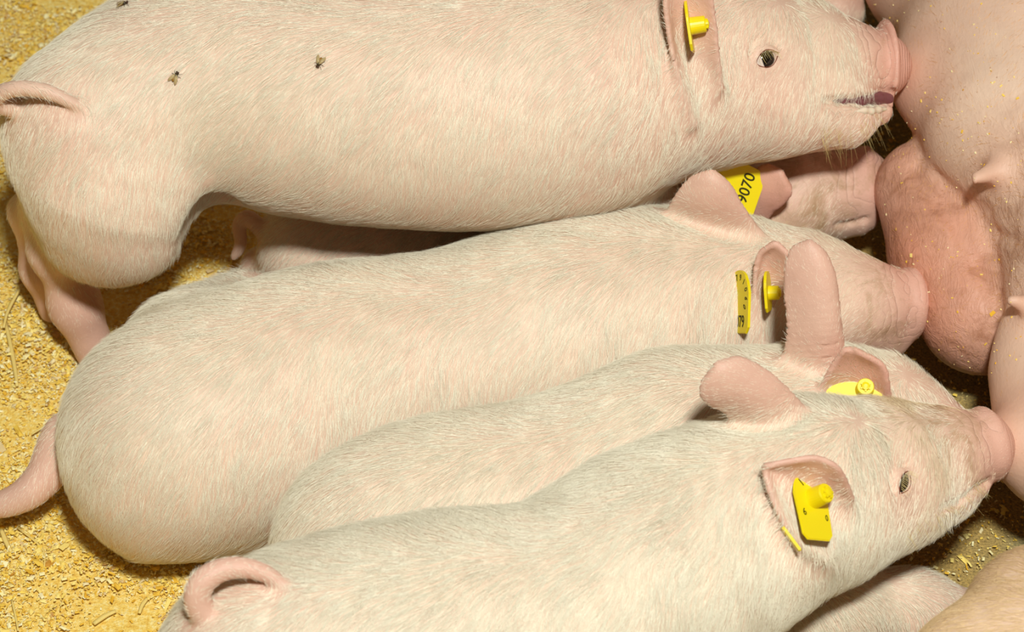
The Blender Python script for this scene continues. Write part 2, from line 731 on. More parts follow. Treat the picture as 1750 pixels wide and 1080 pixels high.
def body_mesh(name, ops, vox, mat, hairn=0, hairlen=0.0125, hairrad=0.000082, lift=0.085, down=1.75, seed=1, hairmat=None, sm=5, clip=None, hairlabel=None):
    v, F = mesh_sdf(ops, vox, clip=clip)
    v = smooth(v, F, sm)
    v[:, 2] = np.maximum(v[:, 2], 0.0008)
    adds = [o for o in ops if o.mode == 'add']
    N = len(v)
    dm = np.empty((len(adds), N), np.float32)
    for i, o in enumerate(adds):
        near = ((v > o.lo - 0.05) & (v < o.hi + 0.05)).all(1)
        dm[i] = 1.0
        if near.any():
            dm[i, near] = o.d(v[near])
    w = np.exp(-np.clip(dm - dm.min(0), 0, 1) / 0.006)
    w /= w.sum(0)
    pink = w.T @ np.array([o.pink for o in adds])
    hair = w.T @ np.array([o.hair for o in adds])
    dirt = w.T @ np.array([o.dirt for o in adds])
    flow = w.T @ np.array([o.flow if o.flow is not None else np.zeros(3) for o in adds])
    wr = w.T @ np.array([1.0 if o.muz is not None else 0.0 for o in adds])
    muz = np.zeros(N)
    for i, o in enumerate(adds):
        if o.muz is not None:
            c, ax = o.muz
            muz += w[i] * ((v - c) @ ax) / 0.01
    ob = pymesh(name, v, F, mat)
    me = ob.data
    nv = np.zeros(N * 3, np.float32)
    me.vertices.foreach_get('normal', nv)
    nv = nv.reshape(-1, 3).astype(float)
    vattr(me, 'pink', pink)
    vattr(me, 'dirt', dirt)
    vattr(me, 'muz', muz)
    vattr(me, 'wrinkle', np.clip(wr * 1.5 - 0.4, 0, 1))
    # lie of the coat: rearwards along the back, turning down over the flanks
    dn = np.zeros_like(nv)
    dn[:, 2] = -1
    dn -= nv * (dn * nv).sum(1)[:, None]
    hair = hair * np.clip(0.92 + 0.45 * nv[:, 2], 0.5, 1.15)
    bodyw = np.clip(hair, 0, 1)[:, None]
    fl = flow * 0.85 + dn * (down * np.clip(1.0 + 1.3 * nv[:, 2:3], 0.15, 1.0)) * bodyw
    fl -= nv * (fl * nv).sum(1)[:, None]
    fl /= np.linalg.norm(fl, axis=1)[:, None] + 1e-9
    BVH[ob.name] = BVHTree.FromPolygons([Vector(x) for x in v], F.tolist())
    if hairn:
        add_hair('hair_coat', ob, v, F, nv, hair, fl, hairn, hairlen, hairrad, hairmat or HAIR, lift, seed, label=hairlabel, dirt=dirt, bvh=BVH[ob.name])
    return ob


BVH = {}


def hit(obname, px, py):
    r = Vector(ray(px, py))
    loc, n, i, d = BVH[obname].ray_cast(Vector(CAM), r)
    if loc is None:
        return None
    return np.array(loc), np.array(n), d


# ------------------------------------------------------------------ floor
def floor_material():
    t = NT('pen_concrete')
    geo = t.n('ShaderNodeNewGeometry')
    pos = (geo, 'Position')
    n1 = t.noise(10, 4, 0.6, pos)
    n2 = t.noise(620, 2, 0.6, pos)
    vo = t.n('ShaderNodeTexVoronoi')
    vo.inputs['Scale'].default_value = 520
    t.l(geo, 'Position', vo, 'Vector')
    c1 = t.ramp(n2, 0, [(0.30, G(72, 66, 42)), (0.45, G(150, 132, 84)), (0.56, G(190, 166, 104)), (0.72, G(226, 194, 112))])
    c2 = t.ramp(n1, 0, [(0.35, G(160, 162, 128)), (0.62, G(214, 170, 84))])
    c = t.mix(0.45, (c1, 0), (c2, 0), 'MULTIPLY')
    c = t.mix(0.35, (c, 2), (c2, 0))
    # thin veil of saw dust trodden into the left side of the pen
    sx = t.n('ShaderNodeSeparateXYZ')
    t.l(geo, 'Position', sx, 0)
    n3 = t.noise(9, 4, 0.6, pos)
    s = t.math('MULTIPLY_ADD', (sx, 0), -6.5, -0.45)
    s = t.math('ADD', (s, 0), (n3, 0))
    s = t.math('MULTIPLY_ADD', (s, 0), 2.4, -0.35, clamp=True)
    n4 = t.noise(300, 3, 0.7, pos)
    dust = t.ramp(n4, 0, [(0.28, G(224, 168, 54)), (0.5, G(246, 208, 104)), (0.7, G(254, 236, 168))])
    c = t.mix((s, 0), (c, 2), (dust, 0))
    t.l(c, 2, t.b, 'Base Color')
    t.b.inputs['Roughness'].default_value = 0.85
    bp = t.n('ShaderNodeBump')
    bp.inputs['Strength'].default_value = 0.8
    bp.inputs['Distance'].default_value = 0.0015
    t.l(n2, 0, bp, 'Height')
    t.l(bp, 0, t.b, 'Normal')
    return t.m


bm = bmesh.new()
bmesh.ops.create_grid(bm, x_segments=2, y_segments=2, size=2.5)
floor = bm_obj('floor', bm, floor_material())
tag(floor, 'gritty grey brown concrete pen floor', kind='structure')


def dust_flakes(count, name):
    rng = np.random.default_rng(5)
    x = rng.uniform(-0.50, 0.36, count * 3)
    y = rng.uniform(-0.46, 0.42, count * 3)
    p = np.stack([x, y, np.zeros_like(x)], 1)
    px, py = project(p)
    nz = SumNoise(34, 8)(p) * 0.42 + SumNoise(110, 9)(p) * 0.22
    dens = np.clip((-(x) - 0.095) * 14 + 0.55 + nz, 0.02, 1) * np.clip(0.85 + nz * 1.0, 0.05, 1)
    dens = np.where(x > -0.12, np.clip(0.10 + nz * 0.12, 0.015, 0.3), dens)
    keep = (rng.uniform(size=len(x)) < dens) & (px > -150) & (px < 1850) & (py > -120) & (py < 1220)
    p = p[keep][:count]
    n = len(p)
    ang = rng.uniform(0, 6.283, n)
    ln = rng.lognormal(-7.15, 0.5, n)
    wd = ln * rng.uniform(0.35, 0.8, n)
    th = ln * rng.uniform(0.3, 0.6, n)
    tilt = rng.normal(0, 0.35, n)
    e1 = np.stack([np.cos(ang), np.sin(ang), np.sin(tilt)], 1)
    e2 = np.stack([-np.sin(ang), np.cos(ang), rng.normal(0, 0.35, n)], 1)
    zc = 0.0008 + np.abs(rng.normal(0, 0.0012, n)) + np.clip(SumNoise(120, 3)(p), 0, 2) * 0.0012
    c = p + np.array([0, 0, 1]) * zc[:, None]
    up = np.cross(e1, e2)
    up /= np.linalg.norm(up, axis=1)[:, None]
    sk = rng.uniform(-0.4, 0.4, n)
    top = [c + e1 * (ln * a)[:, None] + e2 * (wd * b + ln * sk * a * 0.3)[:, None] for a, b in ((-1, -0.9), (1, -0.7), (0.9, 1), (-0.8, 0.8))]
    top.append(c + up * th[:, None] + e1 * (ln * sk)[:, None])
    v = np.stack(top, 1).reshape(-1, 3)
    v[:, 2] = np.maximum(v[:, 2], 0.0003)
    base = (np.arange(n) * 5)[:, None]
    faces = np.concatenate([base + np.array(f)[None] for f in ((0, 1, 4), (1, 2, 4), (2, 3, 4), (3, 0, 4))])
    t = NT('saw_dust')
    geo = t.n('ShaderNodeNewGeometry')
    r = t.ramp(geo, 'Random Per Island', [(0.0, G(232, 174, 44)), (0.3, G(248, 210, 92)), (0.6, G(253, 228, 138)), (0.85, G(255, 244, 194)), (1.0, G(200, 140, 44))])
    t.l(r, 0, t.b, 'Base Color')
    t.b.inputs['Roughness'].default_value = 0.75
    t.b.inputs['Specular IOR Level'].default_value = 0.2
    return pymesh(name, v, faces, t.m, None, False)


fl = dust_flakes(120000, 'saw_dust')
tag(fl, 'yellow saw dust strewn over the pen floor', 'saw dust', kind='stuff')

# ------------------------------------------------------------------ sow
Z3 = np.array([0, 0, 1.0])
sow = []
sow += [cone((2230, -420, 15, 560), (2400, 1250, 13, 470), k=0.02, pink=0.25, hair=0.3, flow=np.array([0.2, 1, 0.0]), dirt=0.15)]
sow += [cone((1715, 100, 13, 182), (1745, 215, 13, 172), k=0.02, pink=0.3, hair=0.3, flow=np.array([0.6, 0.5, 0]), dirt=0.12)]
sow += [cone((1590, 140, 13.2, 64), (1690, 135, 13, 150), k=0.02, pink=0.75, hair=0.1, flow=np.array([1, 0, 0]))]
sow += [cone((1830, 330, 13, 150), (1850, 470, 12, 130), k=0.03, pink=0.3, hair=0.3, flow=np.array([0.6, 0.5, 0]), dirt=0.45)]
sow += [cone((1582, 325, 8.0, 88), (1640, 440, 7.5, 118), k=0.006, pink=0.8, hair=0.25, flow=np.array([0.6, 0.5, 0]), dirt=0.42)]
sow += [cone((1640, 440, 7.5, 118), (1680, 530, 7.0, 112), k=0.008, pink=0.85, hair=0.25, flow=np.array([0.6, 0.5, 0]), dirt=0.42)]
sow += [cone((1795, 640, 9.5, 105), (1810, 770, 9.5, 105), k=0.012, pink=0.35, hair=0.2, flow=np.array([0.6, 0.5, 0]), dirt=0.05)]
sow += [cone((1735, 755, 10.5, 45), (1800, 750, 10, 90), k=0.02, pink=0.7, hair=0.1, flow=np.array([1, 0, 0]))]
sow += [cone((1760, 560, 11, 40), (1830, 500, 11, 90), k=0.02, pink=0.3, hair=0.2, flow=np.array([1, 0, 0]), dirt=0.3)]
sow += [cone((1625, -60, 12, 155), (1690, 20, 12.5, 150), k=0.02, pink=0.35, hair=0.2, flow=np.array([0.6, 0.5, 0]))]
# folds between the glands
def on(ops, pxs, inset=0.0):
    out = []
    for (x, y) in pxs:
        p, n = march(ops, x, y)
        out.append((p - n * inset, n))
    return out
for line, rad in (([(1560, 290), (1600, 345), (1640, 395), (1668, 450), (1700, 510)], 0.0022),
                  ([(1608, 330), (1650, 372), (1700, 400), (1748, 415)], 0.0016),
                  ([(1600, 300), (1640, 345), (1690, 362)], 0.0013)):
    q = on(sow, line, -0.0002)
    fold = [conew(q[i][0], q[i + 1][0], rad, rad, mode='sub', k=0.007) for i in range(len(q) - 1)]
    sow += fold
# teats
for (bx, by, tx, ty, r0, r1) in ((1708, 288, 1668, 305, 20, 11), (1775, 525, 1731, 513, 20, 11)):
    p, n = march([o for o in sow if o.mode == 'add'], bx, by)
    d = float(np.dot(p - CAM, FWD))
    tip = V(tx, ty, np.linalg.norm(p - CAM) - 0.012)
    s = d / FPX
    sow.append(conew(p - n * 0.003, tip, r0 * s, r1 * s, k=0.012, pink=0.45, hair=0.0, flow=np.array([-1, 0, 0])))
lo_c = np.array([-0.5, -0.55, -0.05])
hi_c = np.array([0.62, 0.62, 0.6])
sow_o = body_mesh('sow', sow, 0.003, SOWSKIN, hairn=6000, hairlen=0.016, hairrad=0.00007, lift=0.12, seed=91, hairmat=WHISK, clip=(lo_c, hi_c), hairlabel='sparse ginger bristles')
tag(sow_o, 'large pink sow lying along the right edge, her udder turned to the piglets', 'sow')


# ------------------------------------------------------------------ piglet details
def strands(name, lines, r0, mat, parent, label=None):
    hc = bpy.data.hair_curves.new(name)
    hc.add_curves([len(l) for l in lines])
    hc.attributes['position'].data.foreach_set('vector', np.concatenate(lines).astype(np.float32).ravel())
    ra = hc.attributes.get('radius') or hc.attributes.new('radius', 'FLOAT', 'POINT')
    ra.data.foreach_set('value', np.concatenate([r0 * (1 - 0.75 * np.linspace(0, 1, len(l))) for l in lines]).astype(np.float32))
    hc.materials.append(mat)
    o = bpy.data.objects.new(name, hc)
    COL.objects.link(o)
    o.parent = parent
    o['kind'] = 'stuff'
    if label:
        o['label'] = label
    return o


def eye_ops(ops, px, py, wpx, hpx, angle, out, iris=0.72):
    p, n = march(ops, px, py)
    s = np.linalg.norm(p - CAM) / FPX
    ca, sa = math.cos(angle), math.sin(angle)
    e1 = RIGHT * ca + UP * sa
    e1 = nrm(e1 - n * (e1 @ n))
    e2 = np.cross(n, e1)
    if e2 @ UP < 0:
        e2 = -e2
    w, h = wpx * s, hpx * s
    r = w * 0.80
    new = []
    new.append(Op('ell', (p, np.array([e1, e2, n]), np.array([w * 1.02, h * 1.25, w * 0.7])), mode='sub', k=0.0018))
    ts = np.linspace(-1, 1, 9)
    for sg, lift_, rr in ((1, 0.0002, 0.0015), (-1, -0.0004, 0.0012)):
        q = [p + e1 * w * 1.08 * t + e2 * sg * h * 1.35 * (1 - t * t) + n * (lift_ - 0.0016 * t * t - 0.0006 * (1 - t * t)) for t in ts]
        for i in range(len(q) - 1):
            new.append(conew(q[i], q[i + 1], rr, rr, k=0.0015, pink=0.25, hair=0.3, flow=-e1))
    # fold above the upper lid
    q = [p + e1 * w * t * 1.35 + e2 * (h * 2.5 * (1 - t * t) + h * 0.3) - n * 0.0024 * t * t for t in ts]
    for i in range(len(q) - 1):
        new.append(conew(q[i], q[i + 1], 0.0007, 0.0007, mode='sub', k=0.003))
    out.append(dict(p=p, n=n, e1=e1, e2=e2, w=w, h=h, r=r, iris=iris))
    return new


def add_eye(parent, e):
    p, n, e1, e2, w, h, r = (e[k] for k in ('p', 'n', 'e1', 'e2', 'w', 'h', 'r'))
    M = Matrix(((e1[0], e2[0], n[0], p[0]), (e1[1], e2[1], n[1], p[1]), (e1[2], e2[2], n[2], p[2]), (0, 0, 0, 1)))
    eb = None
    for nm, mt, rad, cz, cx in (('eye', EYEW, (w * 1.0, h * 1.25, w * 0.40), -w * 0.46, 0.0), ('iris', EYEM, (w * e['iris'], h * 1.35, w * 0.46), -w * 0.44, w * (0.98 - e['iris']) * 0.38)):
        bm = bmesh.new()
        bmesh.ops.create_uvsphere(bm, u_segments=36, v_segments=24, radius=1)
        bm.transform(M @ Matrix.Translation((cx, 0, cz)) @ Matrix.Diagonal((*rad, 1)))
        x = bm_obj(nm, bm, mt, parent if eb is None else eb)
        eb = eb or x
    lines = []
    rng = np.random.default_rng(3)
    for t in np.linspace(-0.75, 0.85, 15):
        a = p + e1 * w * t + e2 * h * 1.0 * (1 - t * t) + n * 0.0018
        L = 0.0062 * rng.uniform(0.7, 1.15)
        d = nrm(-e2 * 0.62 + n * 0.75 + e1 * (0.22 * t - 0.25) + rng.normal(size=3) * 0.06)
        lines.append(np.array([a + d * L * s_ + -e2 * 0.0016 * s_ * s_ for s_ in (0, 0.35, 0.7, 1)]))
    rim = []
    for sg in (1, -1):
        ts = np.linspace(-1.04, 1.08, 11)
        rim.append(np.array([p + e1 * w * t + e2 * sg * h * 1.06 * max(0, 1 - t * t) + n * (0.0010 if sg > 0 else 0.0004) - n * 0.0011 * t * t for t in ts]))
    ru = strands('eyelid_rim', rim, 0.0005, RIM, parent, 'dark reddish rim of the eyelids')
    ru.data.attributes['radius'].data.foreach_set('value', np.tile(0.00018 + 0.0004 * np.abs(np.linspace(-1, 1, 11)) ** 3, 2).astype(np.float32))
    strands('eyelash', lines, 0.00011, LASH, parent)


def mouth_ops(ops, pts, r0, r1, depth=0.004, k=0.003):
    q = on(ops, pts, depth * 0.3)
    out = []
    m = len(q) - 1
    for i in range(m):
        ra = r0 + (r1 - r0) * i / m
        rb = r0 + (r1 - r0) * (i + 1) / m
        out.append(conew(q[i][0], q[i + 1][0], ra, rb, mode='sub', k=k))
    return out


def snout(tip, axis_from, rpx_v, rpx_h, thick, pink=0.8, k=0.006, tilt=None):
    """round nose disc at the end of the muzzle with two nostrils"""
    c, rv = S(*tip, rpx_v)
    b = P(*axis_from)
    ax = nrm(c - b)
    if tilt is not None:
        ax = nrm(ax + tilt)
    rh = rv * rpx_h / rpx_v
    v = nrm(UP - ax * (UP @ ax))
    w_ = np.cross(ax, v)
    ops = [disc(c, ax, thick, rv, rh, k=k, pink=pink, hair=0.0, flow=-ax)]
    for sg in (-1, 1):
        ops.append(conew(c + ax * thick * 1.3 + w_ * sg * rh * 0.36 + v * rv * 0.05, c - ax * 0.012 + w_ * sg * rh * 0.3, 0.0032, 0.002, mode='sub', k=0.002))
    return ops, ax


# ---- ear tags
def tag_plate(name, w, h, th, parent, M, stud=None, texts=()):
    """arched plate in local xy (x right, y up), z towards the reader"""
    prof = []
    n = 18
    r = w / 2
    cr = w * 0.13
    prof += [(-w / 2 * 0.93 + cr, -h / 2), (w / 2 * 0.93 - cr, -h / 2), (w / 2 * 0.93, -h / 2 + cr)]
    for i in range(n + 1):
        a = math.pi * i / n
        prof.append((r * math.cos(a), h / 2 - r * 0.92 + r * 0.92 * math.sin(a)))
    prof += [(-w / 2 * 0.93, -h / 2 + cr)]
    bm = bmesh.new()
    top = [bm.verts.new((x, y, th / 2)) for x, y in prof]
    bot = [bm.verts.new((x, y, -th / 2)) for x, y in prof]
    bm.faces.new(top)
    bm.faces.new(bot[::-1])
    for i in range(len(prof)):
        j = (i + 1) % len(prof)
        bm.faces.new((top[j], top[i], bot[i], bot[j]))
    bmesh.ops.bevel(bm, geom=[e for e in bm.edges if abs(e.verts[0].co.z - e.verts[1].co.z) < 1e-6], offset=th * 0.3, segments=2, affect='EDGES')
    bm.transform(M)
    pl = bm_obj(name, bm, YEL, parent, False)
    if stud:
        sx, sy, sr, sl, sg = stud
        bm = bmesh.new()
        prof2 = [(0, sr * 1.02), (sl * 0.10, sr), (sl * 0.78, sr * 0.94), (sl * 0.84, sr * 0.86), (sl * 0.84, sr * 0.5), (sl, sr * 0.42), (sl * 1.03, sr * 0.2), (sl * 1.03, 0.0001)]
        seg = 24
        rings = []
        for z, rr in prof2:
            rings.append([bm.verts.new((sx + rr * math.cos(6.28318 * i / seg), sy + rr * math.sin(6.28318 * i / seg), sg * (th / 2 + z))) for i in range(seg)])
        for a in range(len(rings) - 1):
            for i in range(seg):
                j = (i + 1) % seg
                f = (rings[a][i], rings[a][j], rings[a + 1][j], rings[a + 1][i])
                bm.faces.new(f if sg > 0 else f[::-1])
        bm.faces.new(rings[-1] if sg > 0 else rings[-1][::-1])
        # ribs round the nose of the stud
        for i in range(6):
            a = 6.28318 * i / 6
            bmesh.ops.create_cube(bm, size=1, matrix=M_id(sx + math.cos(a) * sr * 0.5, sy + math.sin(a) * sr * 0.5, sg * (th / 2 + sl * 0.9), sr * 0.2, sr * 0.2, sl * 0.14, a))
        bm.transform(M)
        bm_obj('stud', bm, YEL, pl, False)
    for (txt, x, y, size, rot, sxx) in texts:
        cu = bpy.data.curves.new('lettering', 'FONT')
        cu.body = txt
        cu.size = size
        cu.extrude = 0.00006
        cu.offset = size * 0.012
        cu.align_x = 'CENTER'
        cu.align_y = 'CENTER'
        cu.materials.append(INK)
        tmp = bpy.data.objects.new('lettering', cu)
        me = bpy.data.meshes.new_from_object(tmp)
        bpy.data.objects.remove(tmp)
        bpy.data.curves.remove(cu)
        o = bpy.data.objects.new('lettering', me)
        COL.objects.link(o)
        o.parent = pl
        o.matrix_world = M @ Matrix.Translation((x, y, th / 2 + 0.00008)) @ Matrix.Rotation(rot, 4, 'Z') @ Matrix.Diagonal((sxx, 1, 1, 1))
    return pl


def M_id(x, y, z, sx, sy, sz, a):
    return Matrix.Translation((x, y, z)) @ Matrix.Rotation(a, 4, 'Z') @ Matrix.Diagonal((sx, sy, sz, 1))


def frame(c, up, right):
    u = nrm(up)
    r = np.asarray(right, float)
    r = nrm(r - u * (r @ u))
    n = np.cross(r, u)
    return Matrix(((r[0], u[0], n[0], c[0]), (r[1], u[1], n[1], c[1]), (r[2], u[2], n[2], c[2]), (0, 0, 0, 1)))


def arc_text(chars, r, y0, a0, a1, size):
    out = []
    for i, ch in enumerate(chars):
        a = a0 + (a1 - a0) * i / max(1, len(chars) - 1)
        out.append((ch, r * math.cos(a), y0 + r * math.sin(a), size, a - math.pi / 2, 0.85))
    return out


VOX = 0.0017
TW, TH_, TT = 0.0285, 0.036, 0.0016
DOWN = np.array([0, 0, -1.0])

# ------------------------------------------------------------------ piglet A: standing, at the back
zA = 18.0
A = []
A += chain([(172, 222, 17.5, 164), (350, 152, 18, 194), (600, 172, 18, 208), (820, 168, 18, 222), (985, 150, 18, 214)], k=0.03, pink=0.18)
A += chain([(985, 150, 18, 214), (1125, 128, 17.5, 180), (1250, 118, 17, 152)], k=0.03, pink=0.38)
A += [cone((1235, 120, 17, 156), (1350, 118, 16.5, 122), k=0.013, hair=0.8, pink=0.15)]
A += [cone((1330, 165, 16.5, 92), (1400, 170, 15.8, 66), k=0.02, hair=0.75, pink=0.2)]
mA = (P(1380, 108, 16.3), nrm(P(1520, 112, 15.5) - P(1380, 108, 16.3)))
A += [cone((1370, 105, 16.4, 104), (1438, 110, 16.0, 72), k=0.013, hair=0.4, pink=0.45, dirt=0.8, muz=mA)]
A += [cone((1438, 110, 16.0, 72), (1500, 112, 15.6, 58), k=0.010, hair=0.12, pink=0.72, dirt=0.2, muz=mA)]
sn, axA = snout((1511, 114, 15.6), (1400, 112, 16.2), 82, 70, 0.0046, k=0.003)
A += sn
# lower jaw
A += [cone((1360, 185, 16.0, 66), (1450, 202, 15.2, 44), k=0.018, hair=0.7, pink=0.25)]
A += [cone((1450, 202, 15.2, 42), (1503, 190, 15.0, 20), k=0.008, hair=0.5, pink=0.4, dirt=0.2)]
# hind quarters
A += [cone((184, 240, 16.8, 148), (188, 318, 14.9, 144), k=0.016, pink=0.2, flow=nrm(np.array([-0.5, 0, -1.0]))), cone((186, 318, 14.9, 146), (160, 398, 12.0, 80), k=0.014, pink=0.2, flow=nrm(np.array([-0.5, 0, -1.0])))]
A += [cone((236, 300, 15.0, 128), (224, 396, 12.6, 76), k=0.022, pink=0.2, flow=nrm(np.array([-0.5, 0, -1.0])))]
A += [cone((190, 400, 11.2, 72), (92, 430, 8.6, 40), k=0.02, pink=0.4, hair=0.5, flow=DOWN)]
A += [cone((98, 425, 8.6, 41), (128, 520, 4.5, 40), k=0.012, pink=0.45, hair=0.4, flow=DOWN), cone((128, 520, 4.5, 40), (165, 605, 0.9, 34), k=0.012, pink=0.5, hair=0.3, flow=DOWN)]
A += [cone((120, 330, 12.5, 80), (52, 362, 8.4, 30), k=0.02, pink=0.4, hair=0.5, flow=DOWN)]
A += [cone((50, 362, 8.4, 31), (70, 460, 4.2, 30), k=0.012, pink=0.45, hair=0.4, flow=DOWN), cone((70, 460, 4.2, 30), (92, 528, 1.0, 26), k=0.012, pink=0.5, hair=0.3, flow=DOWN)]
# fore legs
A += [cone((985, 235, 15.0, 150), (1010, 300, 12.0, 95), k=0.022, pink=0.25, flow=nrm(np.array([-0.3, 0, -1.0])))]
A += [cone((1010, 300, 12.0, 90), (1110, 345, 9.0, 46), k=0.02, pink=0.35, hair=0.5, flow=DOWN), cone((1110, 345, 9.0, 44), (1150, 470, 1.5, 34), k=0.012, pink=0.45, hair=0.4, flow=DOWN)]
A += [cone((1000, 120, 13.0, 90), (1120, 300, 2.0, 34), k=0.02, pink=0.35, hair=0.5, flow=DOWN)]
# groin fold and shoulder hollow
A += [cone((345, 372, 13.5, 20), (372, 330, 14.5, 14), mode='sub', k=0.03)]
# tail
A += tail_on(A, (90, 195), [(30, 184, -2.4, 17), (-14, 172, -1.6, 13), (22, 152, -0.2, 11), (75, 155, 0.5, 10), (118, 173, 0.6, 7), (152, 190, 0.2, 3)])
A += [cone((25, 200, 17.0, 18), (10, 205, 16.6, 12), k=0.006, pink=0.9, hair=0)]
# ear
A += [ear(A, (1180, 140), [(1186, 212, -0.6), (1160, 135, 0.8), (1143, 60, 1.8), (1137, -10, 2.4), (1150, -70, 3)], [(1232, 150, -0.8), (1226, 90, 0.4), (1219, 25, 1.4), (1205, -30, 2.2), (1156, -74, 3)], FWD * 0.012 + RIGHT * -0.004, hair=0.25, pink=0.6)]
eyesA = []
A += eye_ops(A, 1311, 100, 25, 13.5, 0.38, eyesA)
A += mouth_ops([o for o in A if o.mode == 'add'], [(1413, 172), (1440, 173), (1475, 172), (1505, 168), (1530, 168)], 0.0020, 0.0052, depth=0.006)
HAIRN = 78000
pA = body_mesh('piglet', A, VOX, SKIN, hairn=HAIRN, seed=2, hairlabel='short cream bristles')
tag(pA, 'piglet standing at the back with three flies on its back, suckling in profile', 'piglet', 'suckling piglets')
for e in eyesA:
    add_eye(pA, e)


def blob(name, pts, mat, parent, vox=0.0009, k=0.003, label=None):
    ops = [conew(pts[i][0], pts[i + 1][0], pts[i][1], pts[i + 1][1], k=k) for i in range(len(pts) - 1)]
    v, F = mesh_sdf(ops, vox, floor=False)
    v = smooth(v, F, 2)
    o = pymesh(name, v, F, mat, parent)
    if label:
        o['label'] = label
    return o


q = on(A, [(1414, 172), (1440, 173), (1470, 172), (1498, 168), (1516, 169)], 0.0)
blob('tongue', [(q[i][0] + nrm(q[i][0] - CAM) * 0.0016, r_) for i, r_ in enumerate((0.0010, 0.0022, 0.0034, 0.0042, 0.0042))], MOUTHM, pA, label='dark purple tongue and mouth lining')
q = on(A, [(1466, 190), (1478, 188), (1490, 190), (1502, 187), (1514, 186)], 0.0008)
blob('milk_foam', [(q[0][0], 0.0010), (q[1][0], 0.0016), (q[2][0], 0.0019), (q[3][0], 0.0019), (q[4][0], 0.0014)], MILK, pA, k=0.003)
# whiskers on the chin
lines = []
for i in range(46):
    x, y = RNG.uniform(1400, 1505), 0
    y = np.interp(x, [1400, 1450, 1505], [238, 236, 205]) - RNG.uniform(0, 22)
    h_ = hit('piglet', x, y)
    if h_ is None:
        continue
    L = RNG.uniform(0.008, 0.020)
    d = nrm(h_[1] * 0.5 + DOWN * 0.7 + RIGHT * RNG.uniform(-0.1, 0.4))
    lines.append(np.array([h_[0] + d * L * s_ + DOWN * 0.004 * s_ * s_ for s_ in (0, 0.33, 0.66, 1)]))
strands('whisker', lines, 0.00007, LASH, pA)
h_ = hit('piglet', 1168, 45)
d0 = h_[2] if h_ else 1.5
c = V(1178, 45, d0 - 0.004)
pl = tag_plate('ear_tag', TW, 0.030, TT, pA, frame(c, V(1172, 6, d0 - 0.002) - V(1183, 84, d0 - 0.004), nrm(-FWD * 1.0 - RIGHT * 0.13)), stud=(0, 0.0, 0.0052, 0.0105, -1))
pl['label'] = 'yellow plastic ear tag seen edge-on'

# ------------------------------------------------------------------ piglet E: in the shade under and behind A
E = []
E += chain([(552, 425, 4.4, 112), (760, 430, 4.6, 112), (960, 420, 4.8, 108), (1140, 392, 5.2, 104), (1270, 355, 5.6, 84)], k=0.03, pink=0.25, hair=0.8)
E += [cone((1270, 355, 5.6, 84), (1370, 335, 6.0, 80), k=0.013, hair=0.5, pink=0.35, dirt=0.6)]
mE = (P(1380, 320, 6.0), nrm(P(1490, 315, 6.2) - P(1380, 320, 6.0)))
E += [cone((1370, 330, 6.0, 82), (1430, 322, 6.2, 66), k=0.02, hair=0.3, pink=0.5, dirt=0.8, muz=mE)]
E += [cone((1430, 320, 6.2, 64), (1472, 318, 6.3, 58), k=0.016, hair=0.1, pink=0.6, dirt=0.5, muz=mE)]
sn, axE = snout((1484, 318, 6.4), (1380, 322, 6.0), 66, 60, 0.0045)
E += sn
E += [cone((1370, 365, 5.2, 52), (1460, 372, 5.0, 26), k=0.012, hair=0.5, pink=0.3, dirt=0.2)]
E += [cone((560, 470, 3.0, 90), (450, 460, 1.6, 40), k=0.013, pink=0.25, hair=0.6, flow=DOWN)]
E += tube([(452, 400, 5.8, 12), (425, 372, 6.6, 11), (408, 385, 6.0, 9), (412, 415, 5.0, 8), (400, 440, 4.0, 6)], 10, k=0.004, pink=0.4, hair=0.3)
E += [ear(E, (1310, 345), [(1258, 352, 0.4), (1268, 320, 1.6), (1285, 297, 2.2), (1310, 284, 2.6), (1330, 292, 2.8)], [(1300, 388, 0), (1318, 362, 1.2), (1338, 345, 2.0), (1350, 325, 2.6), (1336, 296, 2.8)], -FWD * 0.004, hair=0.15, pink=0.9, dirt=0.3)]
E += mouth_ops([o for o in E if o.mode == 'add'], [(1430, 385), (1455, 383), (1480, 376)], 0.001, 0.0016)
pE = body_mesh('piglet', E, VOX, SKIN, hairn=30000, seed=3, hairlabel='short cream bristles')
tag(pE, 'dirty piglet half hidden in shade with the ear tag numbered 9070', 'piglet', 'suckling piglets')
hE = hit(pE.name, 1300, 330)
d0 = hE[2] if hE else 1.5
c = V(1256, 318, d0 - 0.010)
upE = V(1292, 290, d0 - 0.006) - V(1268, 356, d0 - 0.010)
pl = tag_plate('ear_tag', 0.034, 0.040, TT, pE, frame(V(1250, 318, d0 - 0.010), RIGHT * -1.0 + UP * 0.38 - FWD * 0.35, upE),
               texts=[('9070', 0.0022, -0.0095, 0.0105, 0, 0.92)])
pl['label'] = 'yellow ear tag numbered 9070'

# ------------------------------------------------------------------ piglet B: lying in the middle
B = []
B += chain([(312, 745, 7.6, 208), (430, 708, 7.6, 212), (570, 655, 7.4, 200), (700, 632, 7.2, 188), (800, 610, 7.2, 182), (890, 588, 7.2, 190), (1000, 562, 7.4, 200)], k=0.03, pink=0.14)
B += chain([(1000, 562, 7.4, 200), (1150, 536, 7.4, 178), (1275, 512, 7.6, 130)], k=0.03, pink=0.2)
B += [cone((1275, 512, 7.6, 134), (1375, 508, 8.0, 108), k=0.013, hair=0.7, pink=0.15)]
mB = (P(1400, 515, 8), nrm(P(1550, 518, 7.6) - P(1400, 515, 8)))
B += [cone((1375, 510, 8.0, 106), (1450, 520, 7.8, 72), k=0.013, hair=0.5, pink=0.3, dirt=0.5)]
B += [cone((1450, 520, 7.8, 72), (1540, 517, 7.4, 56), k=0.02, hair=0.15, pink=0.6, dirt=0.5, muz=mB)]
